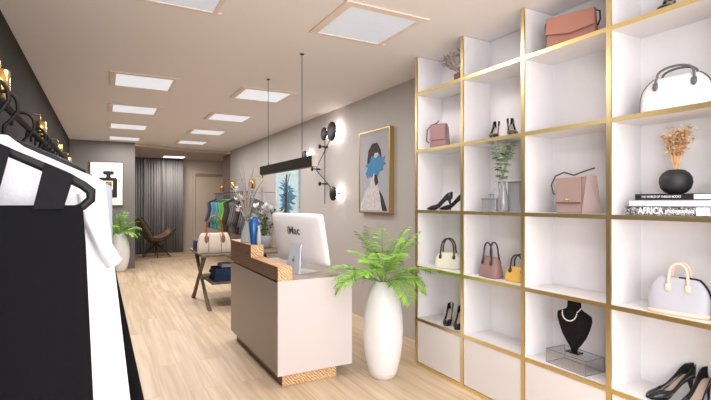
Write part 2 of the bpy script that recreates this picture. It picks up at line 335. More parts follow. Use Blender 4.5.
# ------------------------------------------------------------------ shoes
def shoe(root,L=.235,hh=.095,peep=True,side=1):
    ts=[0,.02,.05,.1,.16,.22,.28,.34,.42,.5,.6,.7,.8,.88,.94,.98,1]
    def zb(t): 
        if t<.27: return 0.004
        u=min(1,(t-.27)/.63); return .004+hh*(u*u*(3-2*u))
    def hw(t):
        P=[(0,.004),(.05,.02),(.12,.031),(.24,.039),(.35,.038),(.5,.028),(.65,.024),(.8,.028),(.92,.024),(1,.006)]
        for (a,b),(c,d) in zip(P,P[1:]):
            if t<=c: return b+(d-b)*(t-a)/(c-a)
        return .006
    def hv(t):
        P=[(0,.006),(.08,.012),(.28,.021),(.36,.024),(.5,.024),(.7,.03),(.9,.045),(1,.05)]
        for (a,b),(c,d) in zip(P,P[1:]):
            if t<=c: return b+(d-b)*(t-a)/(c-a)
        return .05
    def A(t): return PI*.995 if t<.24 else (PI*(.995-.42*(t-.24)/.16) if t<.40 else PI*.575)
    def bot(t):
        return zb(t)
    R=[]
    for t in ts:
        R.append([(hw(t)*math.sin(s*A(t)),-L/2+t*L,bot(t)+hv(t)*(1-math.cos(s*A(t)))) for s in [-1+2*i/14 for i in range(15)]])
    MB().rings(R,False,False).build('upper',M['shoe'],root,True,solid=.0025,subd=1)
    R=[[(hw(t)*.86*q,-L/2+t*L,bot(t)+.0065+abs(q)*.003) for q in (-1,-.5,0,.5,1)] for t in ts[5:]]
    MB().rings(R,False,False).build('insole',M['insole'],root,True)
    R=[[(hw(t)*.8*q,-L/2+t*L,bot(t)-.003) for q in (-1,0,1)] for t in ts[2:]]
    MB().rings(R,False,False).build('outsole',M['shoe'],root,True,solid=.003)
    yb=L/2-.028
    MB().tube([(0,yb-.004,hh+.004),(0,yb+.004,hh*.75),(0,yb+.010,hh*.4),(0,yb+.010,0)],[.019,.011,.006,.0045],10,1).build('heel',M['shoe'],root,True)
s0=thing('high_heel_shoe','x','shoe',(2.63,1.385,shelf(1)),0,'pumps on the lowest right open shelf')
shoe(s0)
def place_shoe(loc,rz,label,group,sc=1,first=[True]):
    if first[0]:
        first[0]=False; s0.location=loc; s0.rotation_euler=(0,0,rz); s0['label']=label; s0['group']=group; s0.scale=(sc,sc,sc); return s0
    o=copy_tree(s0,loc,rz,label); o['group']=group; o.scale=(sc,sc,sc); return o
D=math.radians
g='black patent stiletto pumps'
place_shoe((2.67,1.375,shelf(1)),D(-116),'black patent stiletto, left one of the large pair low on the right',g,1.15)
place_shoe((2.67,1.25,shelf(1)),D(-90),'black patent stiletto, right one of the large pair low on the right',g,1.15)
place_shoe((2.63,3.145,shelf(1)),D(-52),'black pump in the lowest open shelf of the far column, left of its pair',g)
place_shoe((2.63,3.01,shelf(1)),D(-52),'black pump in the lowest far column shelf, half behind the gold upright',g)
place_shoe((2.575,3.20,shelf(3)),D(-150),'black pump in side view beneath the mauve bag, nearer the gold edge',g)
place_shoe((2.68,3.15,shelf(3)),D(-146),'black pump in side view beneath the mauve bag, set further back',g)
place_shoe((2.62,2.595,shelf(4)),D(-54),'left black pump of the pair above the eucalyptus vases',g)
place_shoe((2.62,2.43,shelf(4)),D(-40),'right black pump of the pair above the eucalyptus vases',g)
place_shoe((2.64,1.375,shelf(5)),D(-75),'black pump on the top shelf above the white domed bag',g)
# ------------------------------------------------------------------ bags
def dome_secs(w,d,h,base_w=None,e=3.2,n=12,topw=.64):
    S=[]; bw=base_w or w
    for i in range(n+1):
        u=i/n; q=u*1.0
        prof=(1-max(0,(q-.25)/.75)**3.0*(1-topw))
        ww=(bw+(w-bw)*min(1,q*3))*prof*.5; dd=d*.5*(1-.62*q**1.3)
        S.append((h*q,ww,dd,e))
    S.append((h*1.02,S[-1][1]*.8,S[-1][2]*.4,2.5))
    S[0]=(0,S[0][1]*.985,S[0][2]*.95,e)
    return S
def dome_bag(label,loc,rz,w,d,h,body,handle,hh,hr=.006,base=None,piping=None,tabs=True,hwid=.42,cat='handbag',tabm=None):
    t=thing('handbag',label,cat,loc,rz)
    MB().loft(dome_secs(w,d,h),40).build('body',body,t,True)
    if base: MB().loft([(0.001,w*.502,d*.52,3.5),(h*.11,w*.507,d*.515,3.5)],40).build('base_trim',base,t,True)
    z0=h*.80; a=w*hwid/2
    for s in (-1,1):
        y=s*d*.26
        P=[(-a,y*1.1,z0)]+[(-a*.98+0*i,y,z0+(h+hh*.35-z0)*k) for k in (.5,)for i in (0,)]+arc(0,h+hh*.3,a*.92,hh*.7,PI,0,10,y*.85)+[(a*.98,y,z0+(h+hh*.35-z0)*.5),(a,y*1.1,z0)]
        MB().tube(P,hr,8).build('handle',handle,t,True)
        if tabs:
            for sx in (-1,1): MB().loft([(z0-h*.18,.006,.003,2,sx*a,y*1.28),(z0-h*.1,.014,.006,2.5,sx*a,y*1.26),(z0+.008,.012,.006,2.5,sx*a,y*1.15)],14).build('handle_tab',tabm or handle,t,True)
    if piping:
        S=dome_secs(w,d,h)
        for s in (1,):
            P=[(s*q[1]*.985,0,q[0]) for q in S]; P=P+[(0,0,h*1.02)]
            MB().tube([(x+.001,-d*.3*(1-z/h*.5),z) for x,_,z in P],.0045,8).build('piping',piping,t,True)
    return t
# white bag, top right
wb=dome_bag('white domed handbag with dark grey looped handles on the upper right shelf',(2.62,1.318,shelf(4)),D(-82),.335,.14,.178,M['bagwhite'],M['greyleather'],.05,.0062,hwid=.52)
S=dome_secs(.335,.14,.178)
MB().tube([(-q[1]*.985,-q[2]*.55,q[0]) for q in S],.0022,6).build('zip',M['greyleather'],wb,True)
MB().tube([(q[1]*.985,-q[2]*.55,q[0]) for q in S],.0035,6).build('zip',M['greyleather'],wb,True)
# silver bag
dome_bag('silver grey domed handbag with blush base and handles and black piping',(2.61,1.30,shelf(2)),D(-78),.285,.13,.185,M['silver'],M['blush'],.075,.0075,base=M['blush'],piping=M['blackplastic'],hwid=.30)
# cream bag, rose bag, yellow
dome_bag('small cream handbag with dark round handles on the far column shelf',(2.64,3.16,shelf(2)),D(-60),.235,.115,.135,M['cream'],M['darkleather'],.125,.0068,hwid=.52)
dome_bag('rose brown handbag with tall dark handles beside the mustard bag',(2.63,2.645,shelf(2)),D(-100),.215,.13,.150,M['rosebrown'],M['darkleather'],.115,.0064,hwid=.5)
dome_bag('small mustard yellow handbag with dark handles half behind a gold upright',(2.64,2.385,shelf(2)),D(-80),.20,.10,.105,M['yellow'],M['darkleather'],.09,.006,hwid=.5)
# salmon flap bag
t=thing('handbag','salmon pink flap handbag in the top compartment below the ceiling','handbag',(2.62,1.935,shelf(5)),D(-72)); t.scale=(.95,.95,.92)
MB().loft([(0,.155,.042,6),(.02,.162,.046,6),(.19,.148,.03,6),(.212,.143,.022,5)],40).build('body',M['salmon'],t,True)
MB().poly([(-.150,-.036,.215),(.150,-.036,.215),(.156,-.052,.10),(.0,-.056,.075),(-.156,-.052,.10),(-.146,.02,.219),(.146,.02,.219)],[(0,1,2,3,4),(0,5,6,1)]).build('flap',M['salmon'],t,solid=.006)
MB().tube([(-.158,-.055,.098),(0,-.060,.072),(.158,-.055,.098)],.002,6).build('flap_seam',mat('dark_salmon_seam',(.30,.10,.07),.5),t,True)
for s in (-1,1):
    MB().tube([(s*.150,0,.205),(s*.172,0,.195),(s*.175,0,.14),(s*.16,0,.10)],.0055,8).build('strap_end',M['darkleather'],t,True)
# dusty rose flap bag with tassel-like gusset
t=thing('handbag','dusty rose flap handbag with gold clasp and short looped strap','handbag',(2.63,1.885,shelf(3)),D(-90)); t.scale=(1,1,1.06)
MB().box(-.13,.045,-.05,.045,0,.205,.006).build('body',M['rose'],t)
MB().poly([(.045,-.05,0),(.045,-.05,.2),(.09,-.058,.222),(.125,-.02,.215),(.145,.0,0),(.06,-.066,0),(.045,.045,0),(.045,.045,.2)],[(0,1,2,5),(2,3,4,5),(1,7,3,2),(7,6,4,3),(0,5,4,6)]).build('side_gusset',M['rose'],t,solid=.003)
MB().box(-.135,.047,-.059,-.051,.062,.212,.003).box(-.135,.047,-.056,.05,.206,.213,.003).build('flap',M['rose'],t)
MB().tube([(-.133,-.06,.062),(.046,-.06,.062)],.002,6).build('flap_seam',M['darkleather'],t)
MB().box(-.055,-.025,-.068,-.059,.065,.085,.003).build('clasp',M['gold'],t)
MB().tube([(-.128,-.03,.10),(-.165,-.04,.12),(-.172,-.05,.17),(-.14,-.05,.225),(-.08,-.045,.245),(-.02,-.03,.225),(.04,-.02,.245),(.10,0,.262)],.0045,8).build('strap',M['darkleather'],t,True)
# mauve bag
t=thing('handbag','mauve handbag standing at an angle with a thin dark shoulder strap','handbag',(2.62,3.25,shelf(4)),D(-64))
MB().loft([(0,.078,.05,6),(.01,.082,.055,6),(.18,.074,.035,6),(.215,.066,.02,5)],36).build('body',M['mauve'],t,True)
MB().box(-.072,.072,-.058,-.045,.07,.2,.004).build('flap',M['mauve'],t,rot=(0,0,0))
MB().tube([(-.09,-.03,.05),(-.115,-.03,.07),(-.115,-.02,.17),(-.085,0,.212),(-.03,0,.225),(-.01,0,.245)],.005,8).build('strap',M['darkleather'],t,True)
# ------------------------------------------------------------------ shelf plants, vases, books
def leafcluster(mb,p,n,L,W,rng,bend=.2,up=.3):
    for _ in range(n):
        a=rng.uniform(0,2*PI); d=Vector((math.cos(a),math.sin(a),rng.uniform(-.3,1)*up+.1)); mb.leaf(p,d,d.cross(Vector((0,0,1))).normalized(),L*rng.uniform(.7,1.2),W,bend)
rng=random.Random(3)
t=thing('dried_plant','dry branching twigs in a small brown pot on the far top shelf','plant',(2.61,2.965,shelf(5)))
MB().box(-.04,.04,-.045,.045,0,.075,.006).build('pot',M['brownpot'],t)
mb=MB()
def twig(p,d,l,r,dep):
    q=p+d*l; mb.tube([p,(p+q)/2+Vector((rng.uniform(-.006,.006),rng.uniform(-.006,.006),0)),q],[r,r*.85,r*.7],5)
    if dep:
        for _ in range(3): twig(q,(d+Vector((rng.uniform(-.8,.8),rng.uniform(-.8,.8),rng.uniform(-.15,.4)))).normalized(),l*rng.uniform(.6,.85),r*.7,dep-1)
for i in range(9):
    a=i*.7+.2; twig(Vector((0,0,.06)),Vector((math.cos(a)*.8,math.sin(a)*.9+.35,1)).normalized(),.085,.0042,3)
mb.build('twigs',M['coral'],t)
def lathe_thing(name,label,cat,loc,prof,m,n=32,solid=0):
    t=thing(name,label,cat,loc); return t
# grey glass square vase with neck
t=thing('glass_vase','short square smoky glass bottle vase left of the tall ones','vase',(2.60,2.605,shelf(3)),D(-88))
MB().loft([(0,.068,.04,9),(.004,.07,.042,9),(.095,.07,.042,9),(.1,.066,.038,8),(.101,.016,.016,2),(.125,.016,.016,2),(.132,.02,.02,2)],40).build('body',M['greyglass'],t,False)
MB().box(-.07,.07,-.0425,-.0415,.088,.096).build('shoulder_rim',M['inkdark'],t)
t=thing('glass_vase','tall pale bottle vase with grey green tint between the smoky vases','vase',(2.59,2.485,shelf(3)))
MB().lathe([(.034,0),(.040,.01),(.038,.1),(.028,.15),(.018,.19),(.02,.225)],28,cap=True).build('body',M['greyglass'],t,True)
t=thing('glass_vase','tall rectangular smoky glass vase beside the gold upright','vase',(2.66,2.415,shelf(3)),D(-88))
MB().loft([(0,.056,.04,9),(.215,.056,.04,9),(.22,.052,.036,8)],40).build('body',M['greyglass'],t)
MB().box(-.057,.057,-.041,.041,.21,.217).build('rim',M['inkdark'],t)
def euc(label,loc,H0,H1,n,lean,seed):
    r=random.Random(seed); t=thing('eucalyptus_branch',label,'plant',loc)
    for k in range(n):
        a=2*PI*k/n+r.uniform(-.4,.4); e=Vector((math.cos(a)*lean,math.sin(a)*lean,H1)); m1=Vector((e.x*.4,e.y*.4,H0+(H1-H0)*.5))
        P=[Vector((0,0,.02)),Vector((0,0,H0)),m1,e]
        st=MB().tube(P,[.0016,.0016,.0013,.0008],5).build('stem',M['stem'],t)
        for kind in (0,1):
            mb=MB()
            for i in range(9):
                u=i/8; p=m1.lerp(e,u*1.5-.5) if u>.33 else Vector((0,0,H0)).lerp(m1,u*3)
                for s in (0,1):
                    if (i+s)%2==kind or k%2==kind:
                        b=r.uniform(0,2*PI); d=Vector((math.cos(b),math.sin(b),r.uniform(-.1,.5))); mb.leaf(p,d,d.cross(Vector((0,0,1))).normalized(),r.uniform(.038,.05),.038,.1)
            mb.build('leaves',M['eucal'] if kind else M['eucal'],st)
    return t
euc('pale green eucalyptus branches in the tall bottle vase',(2.59,2.485,shelf(3)+.01),.24,.50,8,.09,5)
t=euc('thin eucalyptus twig with dark leaves above the short square vase',(2.60,2.535,shelf(3)+.01),.16,.42,2,.03,9)
for st in t.children:
    for lf in st.children: lf.data.materials[0]=M['eucal_dark']
# books
def book(label,y0,y1,z,th,cover,xf,dep,text_s=None,paper_end=0):
    t=thing('book',label,'book',(0,0,z),0,'books stacked on the upper right shelf')
    MB().box(xf,xf+.008,y0,y1,0,th,.001).box(xf,xf+dep,y0,y1,0,.003).box(xf,xf+dep,y0,y1,th-.003,th).build('cover',cover,t)
    MB().box(xf+.008,xf+dep-.004,y0+.004,y1-.004,.0032,th-.0032).build('pages',M['paper'],t)
    return t
zb=shelf(3)
b1=book('thick book with a black and white patterned spine at the bottom of the stack',1.13,1.54,zb,.046,M['zebra'],2.535,.24)
RT=(PI/2,0,-PI/2)
text('AFRICA',.046,M['ink'],b1,(2.5335,1.405,.024),RT,'title',sx=.82,bold=.0012)
text('photographica',.030,M['ink'],b1,(2.5335,1.265,.025),RT,'subtitle',sx=.78,bold=.0004)
MB().box(2.5335,2.535,1.132,1.19,.004,.044).build('spine_label',M['bookwhite'],b1)
b2=book('white book in the middle of the stack under the black vase',1.10,1.522,zb+.0465,.034,M['bookwhite'],2.54,.235)
b3=book('black book on top of the stack with small white spine lettering',1.08,1.492,zb+.081,.032,M['bookblack'],2.545,.22)
text('THE WORLD OF THREAD BOOKS',.0165,M['ink'],b3,(2.5435,1.36,.0165),RT,'title',sx=.78)
MB().box(2.5435,2.545,1.082,1.205,.004,.028).build('spine_label',M['bookwhite'],b3)
zt=zb+.1135
t=thing('round_vase','matt black spherical vase on top of the book stack','vase',(2.635,1.333,zt))
MB().lathe([(.03,0),(.05,.008),(.068,.03),(.076,.06),(.073,.085),(.06,.108),(.042,.122),(.034,.126),(.03,.12)],36).build('body',M['blackpot'],t,True)
t=thing('dried_flowers','bunch of orange dried flowers in the black spherical vase','flowers',(2.635,1.333,zt+.10))
r=random.Random(11)
for k in range(26):
    a=r.uniform(0,2*PI); ln=r.uniform(.19,.25); sp=r.uniform(.05,.42); d=Vector((math.cos(a)*sp*.6,math.sin(a)*sp,1)).normalized()
    e=d*ln; MB().tube([(0,0,0),e*.5+Vector((0,0,.01)),e],[.002,.0016,.001],5).build('stem',M['driedstem'],t)
    mb=MB()
    for i in range(12):
        u=r.uniform(.5,1.03); p=e*u; leafcluster(mb,p+Vector((r.uniform(-.01,.01),r.uniform(-.01,.01),0)),3,.022,.013,r,.1,1)
    mb.build('bloom',M['driedpale'] if k%2 else M['driedstem'],t)
# necklace bust on acrylic box
t=thing('display_box','clear acrylic display box with dark edges under the necklace bust','display box',(2.635,1.928,shelf(1)),D(-93))
MB().box(-.145,.145,-.085,.085,0,.088).build('panels',M['acrylic'],t)
mb=MB(); a,b,c=.146,.086,.089
for x in (-a,a):
    for y in (-b,b): mb.tube([(x,y,0),(x,y,c)],.0017,4)
for z in (.001,c):
    for y in (-b,b): mb.tube([(-a,y,z),(a,y,z)],.0017,4)
    for x in (-a,a): mb.tube([(x,-b,z),(x,b,z)],.0017,4)
mb.build('edges',M['inkdark'],t)
zb2=shelf(1)+.091
t=thing('necklace_bust','black velvet necklace display bust on the clear box','display bust',(2.63,1.925,zb2),D(-93))
MB().box(-.045,.045,-.03,.03,0,.008,.002).build('foot',M['blackgloss'],t)
MB().loft([(.006,.02,.012,2),(.03,.026,.016,2),(.06,.05,.024,2.2),(.11,.083,.036,2.3),(.17,.108,.046,2.3),(.215,.120,.05,2.4),(.245,.117,.046,2.5),(.262,.085,.04,2.4),(.272,.058,.036,2.2),(.285,.046,.034,2),(.33,.042,.034,2),(.345,.038,.03,2)],40).build('torso',M['velvet'],t,True)
t=thing('pearl_necklace','short pearl necklace round the neck of the black bust','necklace',(2.63,1.925,zb2),D(-93))
mb=MB()
for i in range(44):
    a=2*PI*i/44; f=math.cos(a); x=.054*math.sin(a)
    if f>0: z=.272-.062*f**.8; y=-.040-.016*f**.7
    else: z=.272+.03*(-f); y=-.040*(1+2*f) if f>-1 else .04
    mb.sphere((x,y,z),.0042,8,6)
mb.build('beads',M['pearl'],t,True)
# ------------------------------------------------------------------ reception counter
c=thing('reception_counter','greige reception counter with stepped timber beams along its front edge','counter',(1.21,3.5,0))
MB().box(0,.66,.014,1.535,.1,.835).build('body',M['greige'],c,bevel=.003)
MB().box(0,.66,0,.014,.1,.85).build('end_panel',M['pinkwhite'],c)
MB().box(.122,.66,.014,1.535,.835,.85).build('top',M['desktop'],c)
MB().box(.05,.53,.045,1.48,0,.1).build('plinth',M['wood_side'],c)
MB().box(.05,.53,.04,.045,0,.1).build('plinth_end',M['wood_end'],c)
MB().box(0,.12,.006,1.535,.8505,.962).build('lower_beam',M['wood_side'],c,bevel=.002)
MB().box(.0,.12,0,.006,.8505,.962).build('lower_beam_end',M['wood_end'],c)
MB().box(.002,.118,.006,.757,.962,.964).build('lower_beam_top',M['wood_top'],c)
MB().box(0,.12,.766,1.535,.9625,1.072).build('upper_beam',M['wood_side'],c,bevel=.002)
MB().box(0,.12,.76,.766,.9625,1.072).build('upper_beam_end',M['wood_end'],c)
MB().box(.002,.118,.766,1.533,1.072,1.074).build('upper_beam_top',M['wood_top'],c)
# computer
th=math.atan2(-.66,.18)
cx,cy=(1.67+1.487)/2+.010,(3.61+4.27)/2-.040
t=thing('desktop_computer','white all-in-one computer seen from behind on the reception counter','computer',(cx,cy,.8515),th)
tilt=D(11)
def tl(x,y,z):  # tilt about x axis, pivot z=.09, top leans toward -y
    zz=z-.08; return (x,y*math.cos(tilt)-zz*math.sin(tilt),.08+zz*math.cos(tilt)+y*math.sin(tilt))
W2=.372
secs=[(.006,W2,.455,.0),(.0,W2,.455,.0),(-.012,W2*.985,.447,.004),(-.03,W2*.90,.42,.02),(-.042,W2*.55,.36,.08)]
R=[]
for y,hw,zt_,zo in secs:
    ring=[]
    for i in range(40):
        a=2*PI*i/40; e=22 if y>-.013 else 9; cc,dd=math.cos(a),math.sin(a)
        X=hw*math.copysign(abs(cc)**(2/e),cc); hz=(zt_-zo)/2; Z=.08+zo+hz+hz*math.copysign(abs(dd)**(2/e),dd)
        ring.append(tl(X,y,Z))
    R.append(ring)
MB().rings(R).build('housing',M['alu'],t,True)
sc_=MB(); q=[tl(-W2+.01,.0085,.10),tl(W2-.01,.0085,.10),tl(W2-.01,.0085,.525),tl(-W2+.01,.0085,.525)]
sc_.poly([*q],[(0,1,2,3)]).build('screen',M['screen'],t,solid=.002)
st=MB().prism([(0,0),(0,0)],0,0) if False else None
P=[(-.085,.200),(.075,.200),(.10,.0),(-.10,.0)]
# neck: slanted slab from back of housing down to the foot
MB().rings([[(x*1.0,y,z) for x,y,z in ((-w,yy-.006,zz),(w,yy-.006,zz),(w,yy+.006,zz),(-w,yy+.006,zz))] for w,yy,zz in ((.066,-.07,.26),(.074,-.085,.21),(.104,-.115,.05),(.112,-.122,.008))]).build('stand',M['alu_grey'],t,bevel=.003)
MB().box(-.115,.115,-.13,.09,0,.008,.003).build('foot',M['alu_grey'],t)
# round mark on the stand and wordmark
a=math.atan2(.037,.16)
MB().lathe([(.019,0),(.019,.002)],24).build('round_mark',M['grey_logo'],t,True,loc=(0,-.108,.118),rot=(PI/2-.18,0,0))
MB().sphere((0,0,0),.006,8,6,(1,.5,1.4)).build('mark_leaf',M['grey_logo'],t,True,loc=(.005,-.106,.145))
yv=tl(0,-.0445,.385)
text('iMac',.10,M['inkdark'],t,(yv[0]-.015,yv[1]-.001,yv[2]),(PI/2+tilt*1.0,0,0),'wordmark',ext=.001,bold=.001)
yv=tl(0,-.034,.12)
# ------------------------------------------------------------------ vases on the counter
z1=1.0745
t=thing('glass_vase','pale frosted flask vase holding the magnolia branches on the timber beam','vase',(1.27,4.62,z1))
MB().lathe([(.060,0),(.064,.01),(.052,.08),(.030,.15),(.018,.185),(.02,.21)],28).build('body',M['frost'],t,True)
t=thing('magnolia_branches','tall bare magnolia branches with white blossom in the pale vase','flowers',(1.27,4.62,z1+.18))
r=random.Random(4)
ends=[(0.0,.26,.60),(-.02,.05,.62),(.03,-.20,.60),(.0,-.55,.42),(-.06,.42,.40),(-.03,.34,.20),(.02,-.08,.5),(-.05,.26,.36)]
for k,e in enumerate(ends):
    e=Vector(e); mid=Vector((e.x*.3,e.y*.35,e.z*.55)); P=[Vector((0,0,-.1)),Vector((0,0,.03)),mid,(mid+e)/2+Vector((0,.02,.02)),e]
    b=MB().tube(P,[.008,.008,.007,.0055,.003],6).build('branch',M['magnolia'],t,True)
    if k in (5,7):
        mb=MB()
        for i in range(6):
            p=(mid+e)/2+(e-mid)*r.uniform(-.2,.55)+Vector((r.uniform(-.03,.03),r.uniform(-.03,.03),r.uniform(-.03,.03))); leafcluster(mb,p,6,.034,.02,r,-.2,1.6)
        mb.build('blossom',M['petal'],b)
mb=MB()
for i in range(5): leafcluster(mb,Vector((r.uniform(-.02,.02),-.05+r.uniform(-.03,.03),.05+r.uniform(0,.03))),6,.05,.02,r,.3,1)
mb.build('green_leaves',M['eucal'],t)
t=thing('glass_vase','cobalt blue slim vase beside the pale vase on the timber beam','vase',(1.27,4.36,z1))
MB().loft([(0,.030,.03,2),(.01,.034,.034,2.4),(.12,.044,.04,2.6),(.2,.05,.042,2.6),(.235,.034,.03,2.4),(.262,.022,.022,2)],28).build('body',M['blueglass'],t,True)
t=thing('glass_vase','slender clear white bottle right of the blue vase','vase',(1.295,4.29,z1))
MB().lathe([(.018,0),(.022,.01),(.02,.1),(.012,.14),(.013,.18)],20).build('body',M['frost'],t,True)
# ------------------------------------------------------------------ floor vases with palms
def palm(label,loc,R,seed,n=34):
    r=random.Random(seed); t=thing('potted_palm',label,'plant',loc)
    for k in range(n):
        a=2*PI*k*.618+r.uniform(-.2,.2); el=(.30,.60,.90,1.25)[k%4]+r.uniform(-.18,.18)
        ln=R*(.98,1.12,1.2,1.22)[k%4]*r.uniform(.9,1.08); hd=Vector((math.cos(a),math.sin(a),0)); N=9
        P=[Vector((hd.x*.012,hd.y*.012,-.10)),Vector((hd.x*.02,hd.y*.02,.0))]
        for i in range(1,N):
            u=i/(N-1); ang=el-(1.25,1.0,.8,.6)[k%4]*u*u; P.append(P[-1]+(hd*math.cos(ang)+Vector((0,0,math.sin(ang))))*ln/(N-1))
        rc=MB().tube(P,[.0034-.00025*i for i in range(len(P))],5).build('frond_stem',M['stem'],t)
        mb=MB(); K=19
        for i in range(K+1):
            u=i/K; f=2.6+u*(len(P)-3.6001); j=int(f); p=P[j].lerp(P[j+1],f-j); d=(P[j+1]-P[j]).normalized(); sd=d.cross(Vector((0,0,1))).normalized()
            LL=.125*(R/.4)*math.sin(PI*(u*.70+.22))**.8
            for s in (-1,1):
                dv=(d*.62+sd*s*.8+Vector((0,0,.15+r.uniform(-.25,.2)))).normalized()
                mb.leaf(p,dv,(dv.cross(Vector((0,0,1))).normalized()+Vector((0,0,s*.5))).normalized(),LL*r.uniform(.85,1.1),.0125*(R/.4),.32)
        mb.build('leaflets',M['leaf'],rc)
    return t
def floor_vase(label,loc,s=1,sr=1):
    t=thing('floor_vase',label,'vase',loc)
    P=[(.085,0),(.10,.004),(.124,.06),(.150,.17),(.165,.29),(.170,.40),(.165,.52),(.148,.63),(.120,.72),(.088,.78),(.066,.803),(.058,.808),(.052,.80),(.050,.70),(.04,.6)]
    MB().lathe([(a*s*sr,b*s) for a,b in P],44).build('body',M['vase_white'],t,True)
floor_vase('tall white egg-shaped floor vase between the counter and the shelving',(2.089,3.35,0))
palm('bright green palm in the tall white vase beside the shelving',(2.089,3.35,.80),.42,21)
floor_vase('white floor vase against the grey wall under the perfume poster',(.30,11.08,0),1.0,1.22)
palm('green palm under the perfume poster, partly behind the clothes',(.30,11.0,.80),.42,5,24)
# ------------------------------------------------------------------ pendant lamp
t=thing('pendant_lamp','long dark bronze linear pendant lamp hung over the counter','lamp',(1.56,4.32,1.775))
MB().box(-.025,.025,-.735,.735,.006,.096,.002).build('bar',M['bronze'],t)
MB().box(-.018,.018,-.72,.72,0,.006).build('diffuser',mat('strip_diffuser',(.25,.22,.2),.5),t)
MB().box(-.026,.026,-.741,-.7355,.004,.098).build('end_cap',M['steel'],t)
for y in (-.455,.51): 
    MB().tube([(0,y,.096),(0,y,1.02)],.003,6).build('cable',M['black'],t)
    MB().lathe([(.02,0),(.02,.006)],16,(0,y,1.018)).build('ceiling_cap',M['black'],t)
for y in (.483,): MB().lathe([(.008,0),(.008,.02)],10,(0,y,.096)).build('cable_clamp',M['steel'],t)
# ------------------------------------------------------------------ disc wall sconce
t=thing('wall_sconce','black wall lamp of crossed rods with three glowing discs','wall lamp',(2.92,6.10,1.5))
MB().tube([(-.05,.12,-.05),(-.05,.12,.94)],.006,8).build('rod',M['black'],t)
MB().tube([(-.06,.40,.50),(-.07,-.20,.94)],.006,8).build('rod',M['black'],t)
MB().tube([(-.06,.40,.46),(-.07,-.26,.12)],.006,8).build('rod',M['black'],t)
for y,z in ((.12,.79),(.12,.245),(.40,.48)):
    MB().lathe([(.016,0),(.016,.03),(.010,.035),(.010,.085),(.03,.09),(.034,.105),(.028,.115)],14).build('knob',M['black'],t,True,loc=(-.03,y,z),rot=(0,-PI/2,0))
    MB().lathe([(.012,0),(.012,.05)],10).build('wall_stud',M['black'],t,True,loc=(-.001,y,z),rot=(0,-PI/2,0))
for y,z,rr in ((-.25,.965,.135),(.0,.96,.095),(-.30,.095,.10)):
    q=MB().lathe([(rr*.9,0),(rr,.005),(rr,.02),(rr*.9,.026)],32).build('disc',M['black'],t,True,loc=(-.105,y,z),rot=(0,-PI/2,0))
    MB().lathe([(rr*.78,0),(rr*.78,.006)],24).build('glow_ring',M['glow'],q,False,loc=(0,0,-.012))
    MB().lathe([(.01,0),(.01,.09)],10).build('disc_stem',M['black'],t,True,loc=(-.012,y,z),rot=(0,-PI/2,0))
t=thing('wall_sconce','round disc wall lamp just above the right end of the pendant lamp','wall lamp',(2.92,6.85,2.20))
q=MB().lathe([(.08,0),(.09,.005),(.09,.02),(.08,.026)],28).build('disc',M['black'],t,True,loc=(-.10,0,0),rot=(0,-PI/2,0))
MB().lathe([(.07,0),(.07,.006)],24).build('glow_ring',M['glow'],q,False,loc=(0,0,-.012))
MB().lathe([(.01,0),(.01,.10)],10).build('disc_stem',M['black'],t,True,loc=(-.001,0,0),rot=(0,-PI/2,0))
# ------------------------------------------------------------------ pictures
def frame(t,w,h,fm,bm,fw=.012,dep=.03):
    MB().box(-w/2,w/2,0,dep,h/2-fw,h/2).box(-w/2,w/2,0,dep,-h/2,-h/2+fw).box(-w/2,-w/2+fw,0,dep,-h/2+fw,h/2-fw).box(w/2-fw,w/2,0,dep,-h/2+fw,h/2-fw).build('frame',fm,t)
    MB().box(-w/2+fw,w/2-fw,.008,dep-.002,-h/2+fw,h/2-fw).build('canvas',bm,t)
def shape(t,name,pts,m,y=.006,d=.003): return MB().prism(pts,y,y+d,'y').build(name,m,t)
t=thing('framed_poster','framed poster of a black perfume bottle on the far grey wall','picture',(.07,11.418,1.875))
frame(t,.645,.955,M['framedark'],M['poster'])
shape(t,'bottle_shape',[(-.14,-.30),(.20,-.30),(.205,.10),(.18,.13),(-.13,.13),(-.145,.10)],M['bookblack'],.004)
shape(t,'bottle_neck',[(-.02,.13),(.09,.13),(.07,.16),(.08,.2),(-.01,.2),(0,.16)],M['bookblack'],.004)
shape(t,'stopper',[(-.05,.2),(.12,.2),(.145,.24),(.12,.275),(-.05,.275),(-.075,.24)],M['bookblack'],.004)
shape(t,'bottle_label',[(-.045,-.12),(.115,-.12),(.115,.06),(-.045,.06)],M['brass'],.0025,.0014)
shape(t,'label_inset',[(-.03,-.105),(.10,-.105),(.10,.045),(-.03,.045)],M['blackgloss'],.0012,.0012)
text('N°5',.05,M['ink'],t,(.035,.001,0),(PI/2,0,0),'label_lettering',ext=.0004)
t=thing('framed_painting','gold framed portrait with a blue brush stroke over the face','picture',(2.86,4.805,1.845),-PI/2)
w,h=.72,1.0
frame(t,w,h,M['framegold'],M['artgrey'],.014,.06)
shape(t,'dress_shape',[(-.34,-.47),(.20,-.47),(.21,-.36),(.12,-.20),(.02,-.12),(-.08,-.14),(-.20,-.24),(-.31,-.38)],M['artskin'])
shape(t,'hair_shape',[(-.13,.0),(-.16,.12),(-.13,.26),(-.04,.34),(.08,.34),(.16,.24),(.18,.08),(.13,.02),(.07,-.04),(.10,-.14),(.04,-.18),(-.01,-.06),(-.06,-.04)],M['arthair'],.0055)
shape(t,'face_shape',[(-.02,.02),(.03,.0),(.10,.03),(.13,.12),(.10,.22),(.02,.22),(-.03,.12)],M['artskin'],.0045)
shape(t,'neck_shape',[(-.05,-.02),(.02,.0),(.01,-.10),(-.02,-.18),(-.08,-.15)],M['artskin'],.0045)
shape(t,'shadow_shape',[(.12,-.22),(.2,-.3),(.3,-.47),(.19,-.47)],M['arthair'],.0045)
